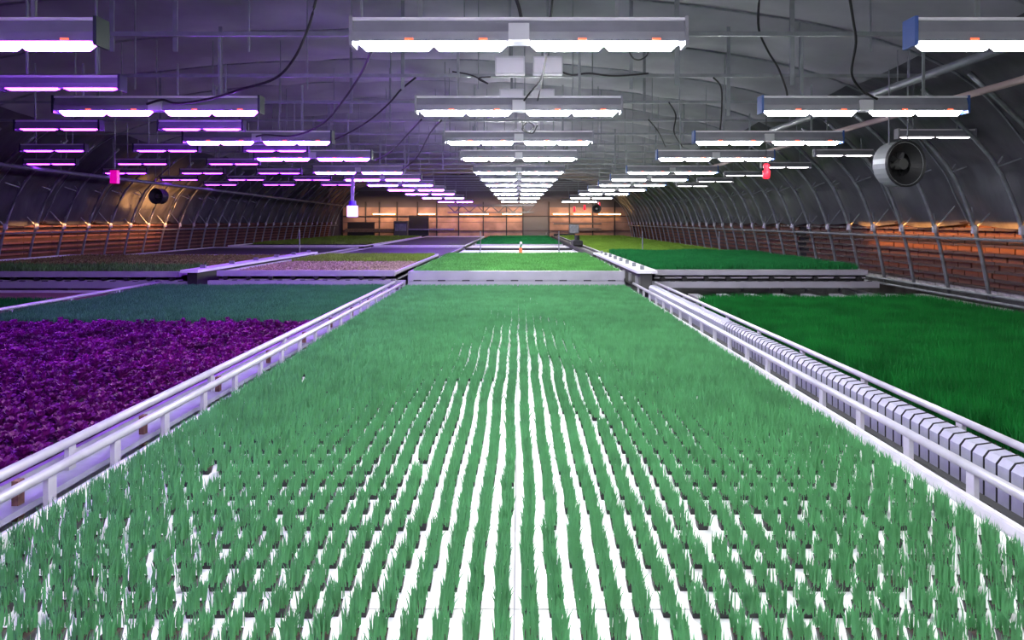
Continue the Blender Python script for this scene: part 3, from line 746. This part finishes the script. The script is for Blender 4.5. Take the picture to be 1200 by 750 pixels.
cable(cpx([(487, 91, 10.2), (470, 105, 10.5), (455, 122, 11), (430, 143, 12), (400, 160, 13), (372, 170, 13.5)]), 'black cable from the ceiling tie dropping left past the second centre lamp', .015)
cable(cpx([(494, 140, 8), (480, 155, 10), (458, 178, 13), (440, 188, 14)]), 'thin black cable from second centre lamp toward the left row', .012)
cable(cpx([(517, 141, 8), (503, 158, 11), (488, 185, 15), (470, 200, 17)]), 'thin black cable sagging behind the second centre lamp', .014)
cable(cpx([(603, -6, 5), (608, 8, 5), (611, 22, 5)]), 'short thick black cable feeding the front centre lamp from above', .014)
cable(cpx([(647, -6, 5), (646, 16, 5.3), (641, 60, 6.5), (634, 92, 7.5), (620, 110, 7.9), (614, 118, 8)]), 'black cable looping behind the front centre lamp to the second one', .011)
cable(cpx([(644, 20, 5.3), (641, 62, 6), (634, 100, 7.6), (630, 118, 8)]), 'thin black wire beside the centre driver of the front lamp', .007)
cable(cpx([(890, -6, 8), (889, 33, 8.2), (900, 60, 8.6), (912, 80, 9), (921, 104, 9.5), (923, 117, 9.7)]), 'black cable hanging from the ceiling just left of the second right-row lamp', .014)
cable(cpx([(995, -6, 7), (1000, 25, 7.2), (1003, 50, 7.4), (998, 85, 7.7), (1008, 104, 7.8), (1020, 112, 7.9), (1028, 116, 7.95)]), 'wavy black cable hanging down to the second right-row lamp', .014)
cable(cpx([(836, 91, 10), (845, 102, 10.2), (846, 125, 10.6), (844, 152, 11)]), 'black cable hanging to the third right-row lamp', .013)
cable(cpx([(784, 120, 12.5), (792, 135, 13), (790, 155, 13.3), (800, 172, 13.8)]), 'thin black cable hanging between the centre and right rows', .015)
cable(cpx([(760, 140, 12.5), (772, 155, 13), (780, 172, 13.8)]), 'thin black cable just right of the third centre lamp', .013)
cable(cpx([(655, 83, 10.1), (670, 88, 10.1), (690, 86, 10.1), (720, 89, 10.15), (760, 86, 10.15)]), 'black cable running right along the ceiling tie from the control boxes', .014)
cable(cpx([(575, 90, 10.1), (560, 92, 10.1), (572, 98, 10.1), (552, 88, 10.1), (530, 84, 10.1)]), 'tangled black cable left of the control boxes', .012)
cable(cpx([(737, 60, 6), (742, 68, 6), (750, 70, 6), (758, 65, 6), (760, 58, 6)]), 'small cable loop hanging under the right half of the front centre lamp', .007)
cable(cpx([(612, 142, 8.1), (613, 150, 8.3), (620, 155, 8.4), (626, 148, 8.4), (618, 143, 8.3), (612, 152, 8.4), (624, 156, 8.4), (630, 146, 8.2)]), 'coil of black cable under the middle of the second centre lamp', .009)
# ------------------------------------------------------------------ END WALL MACHINERY
t = thing('roof_truss', (-4.9, 47, 2.55), 'dark lattice truss in front of the end wall', 'truss')
MB().box(0, 6.0, -.04, .04, .5, .58).build('chord', M_GREYDOOR, t); MB().box(0, 6.0, -.04, .04, 0, .07).build('chord', M_GREYDOOR, t)
for k in range(12): MB().tube([(k*.5, 0, .05 if k % 2 else .52), (k*.5+.5, 0, .52 if k % 2 else .05)], .03, 4).build('web_bar', M_GREYDOOR, t)
for x in (.3, 5.7): MB().tube([(x, 0, .5), (x, 0, 1.8)], .02, 4).build('hanger', M_GREYDOOR, t)
t = thing('sorting_machine', (3.9, 48.9, 0), 'dark machine with arm in front of the end wall, right of the grey door', 'machine')
MB().box(-1.4, .1, -.3, .3, 0, 1.1).build('cabinet', M_BLACK, t, bevel=.03); MB().box(-1.4, 2.0, -.2, .2, 1.75, 1.85).build('arm', M_GREYDOOR, t); MB().box(-.3, .4, -.25, .25, 1.1, 1.75).build('head', M_GALV, t, bevel=.04)
MB().box(.4, 2.0, -.2, .2, 1.3, 1.5).build('tray', M_WOOD, t)
t = thing('sorting_machine', (-8.4, 48.9, 0), 'grey machine with dark bay in front of the end wall on the left', 'machine')
MB().box(-.5, .5, -.4, .3, 0, 2.0).build('cabinet', M_GREYDOOR, t, bevel=.04); MB().box(-4, -.5, -.2, .2, 1.2, 1.45).build('conveyor_arm', M_BROWN, t); MB().box(.5, 3.8, -.2, .2, 1.35, 1.45).build('arm', M_GALV, t)
MB().box(-.4, .4, -.45, -.4, 1.3, 1.8).build('control_panel', M_GALV, t); MB().box(.5, 1.9, .1, .4, 0, 2.4).build('dark_screen', M_BLACK, t); MB().box(-3.9, -2.0, .1, .4, 0, 1.9).build('dark_bay', M_BLACK, t)
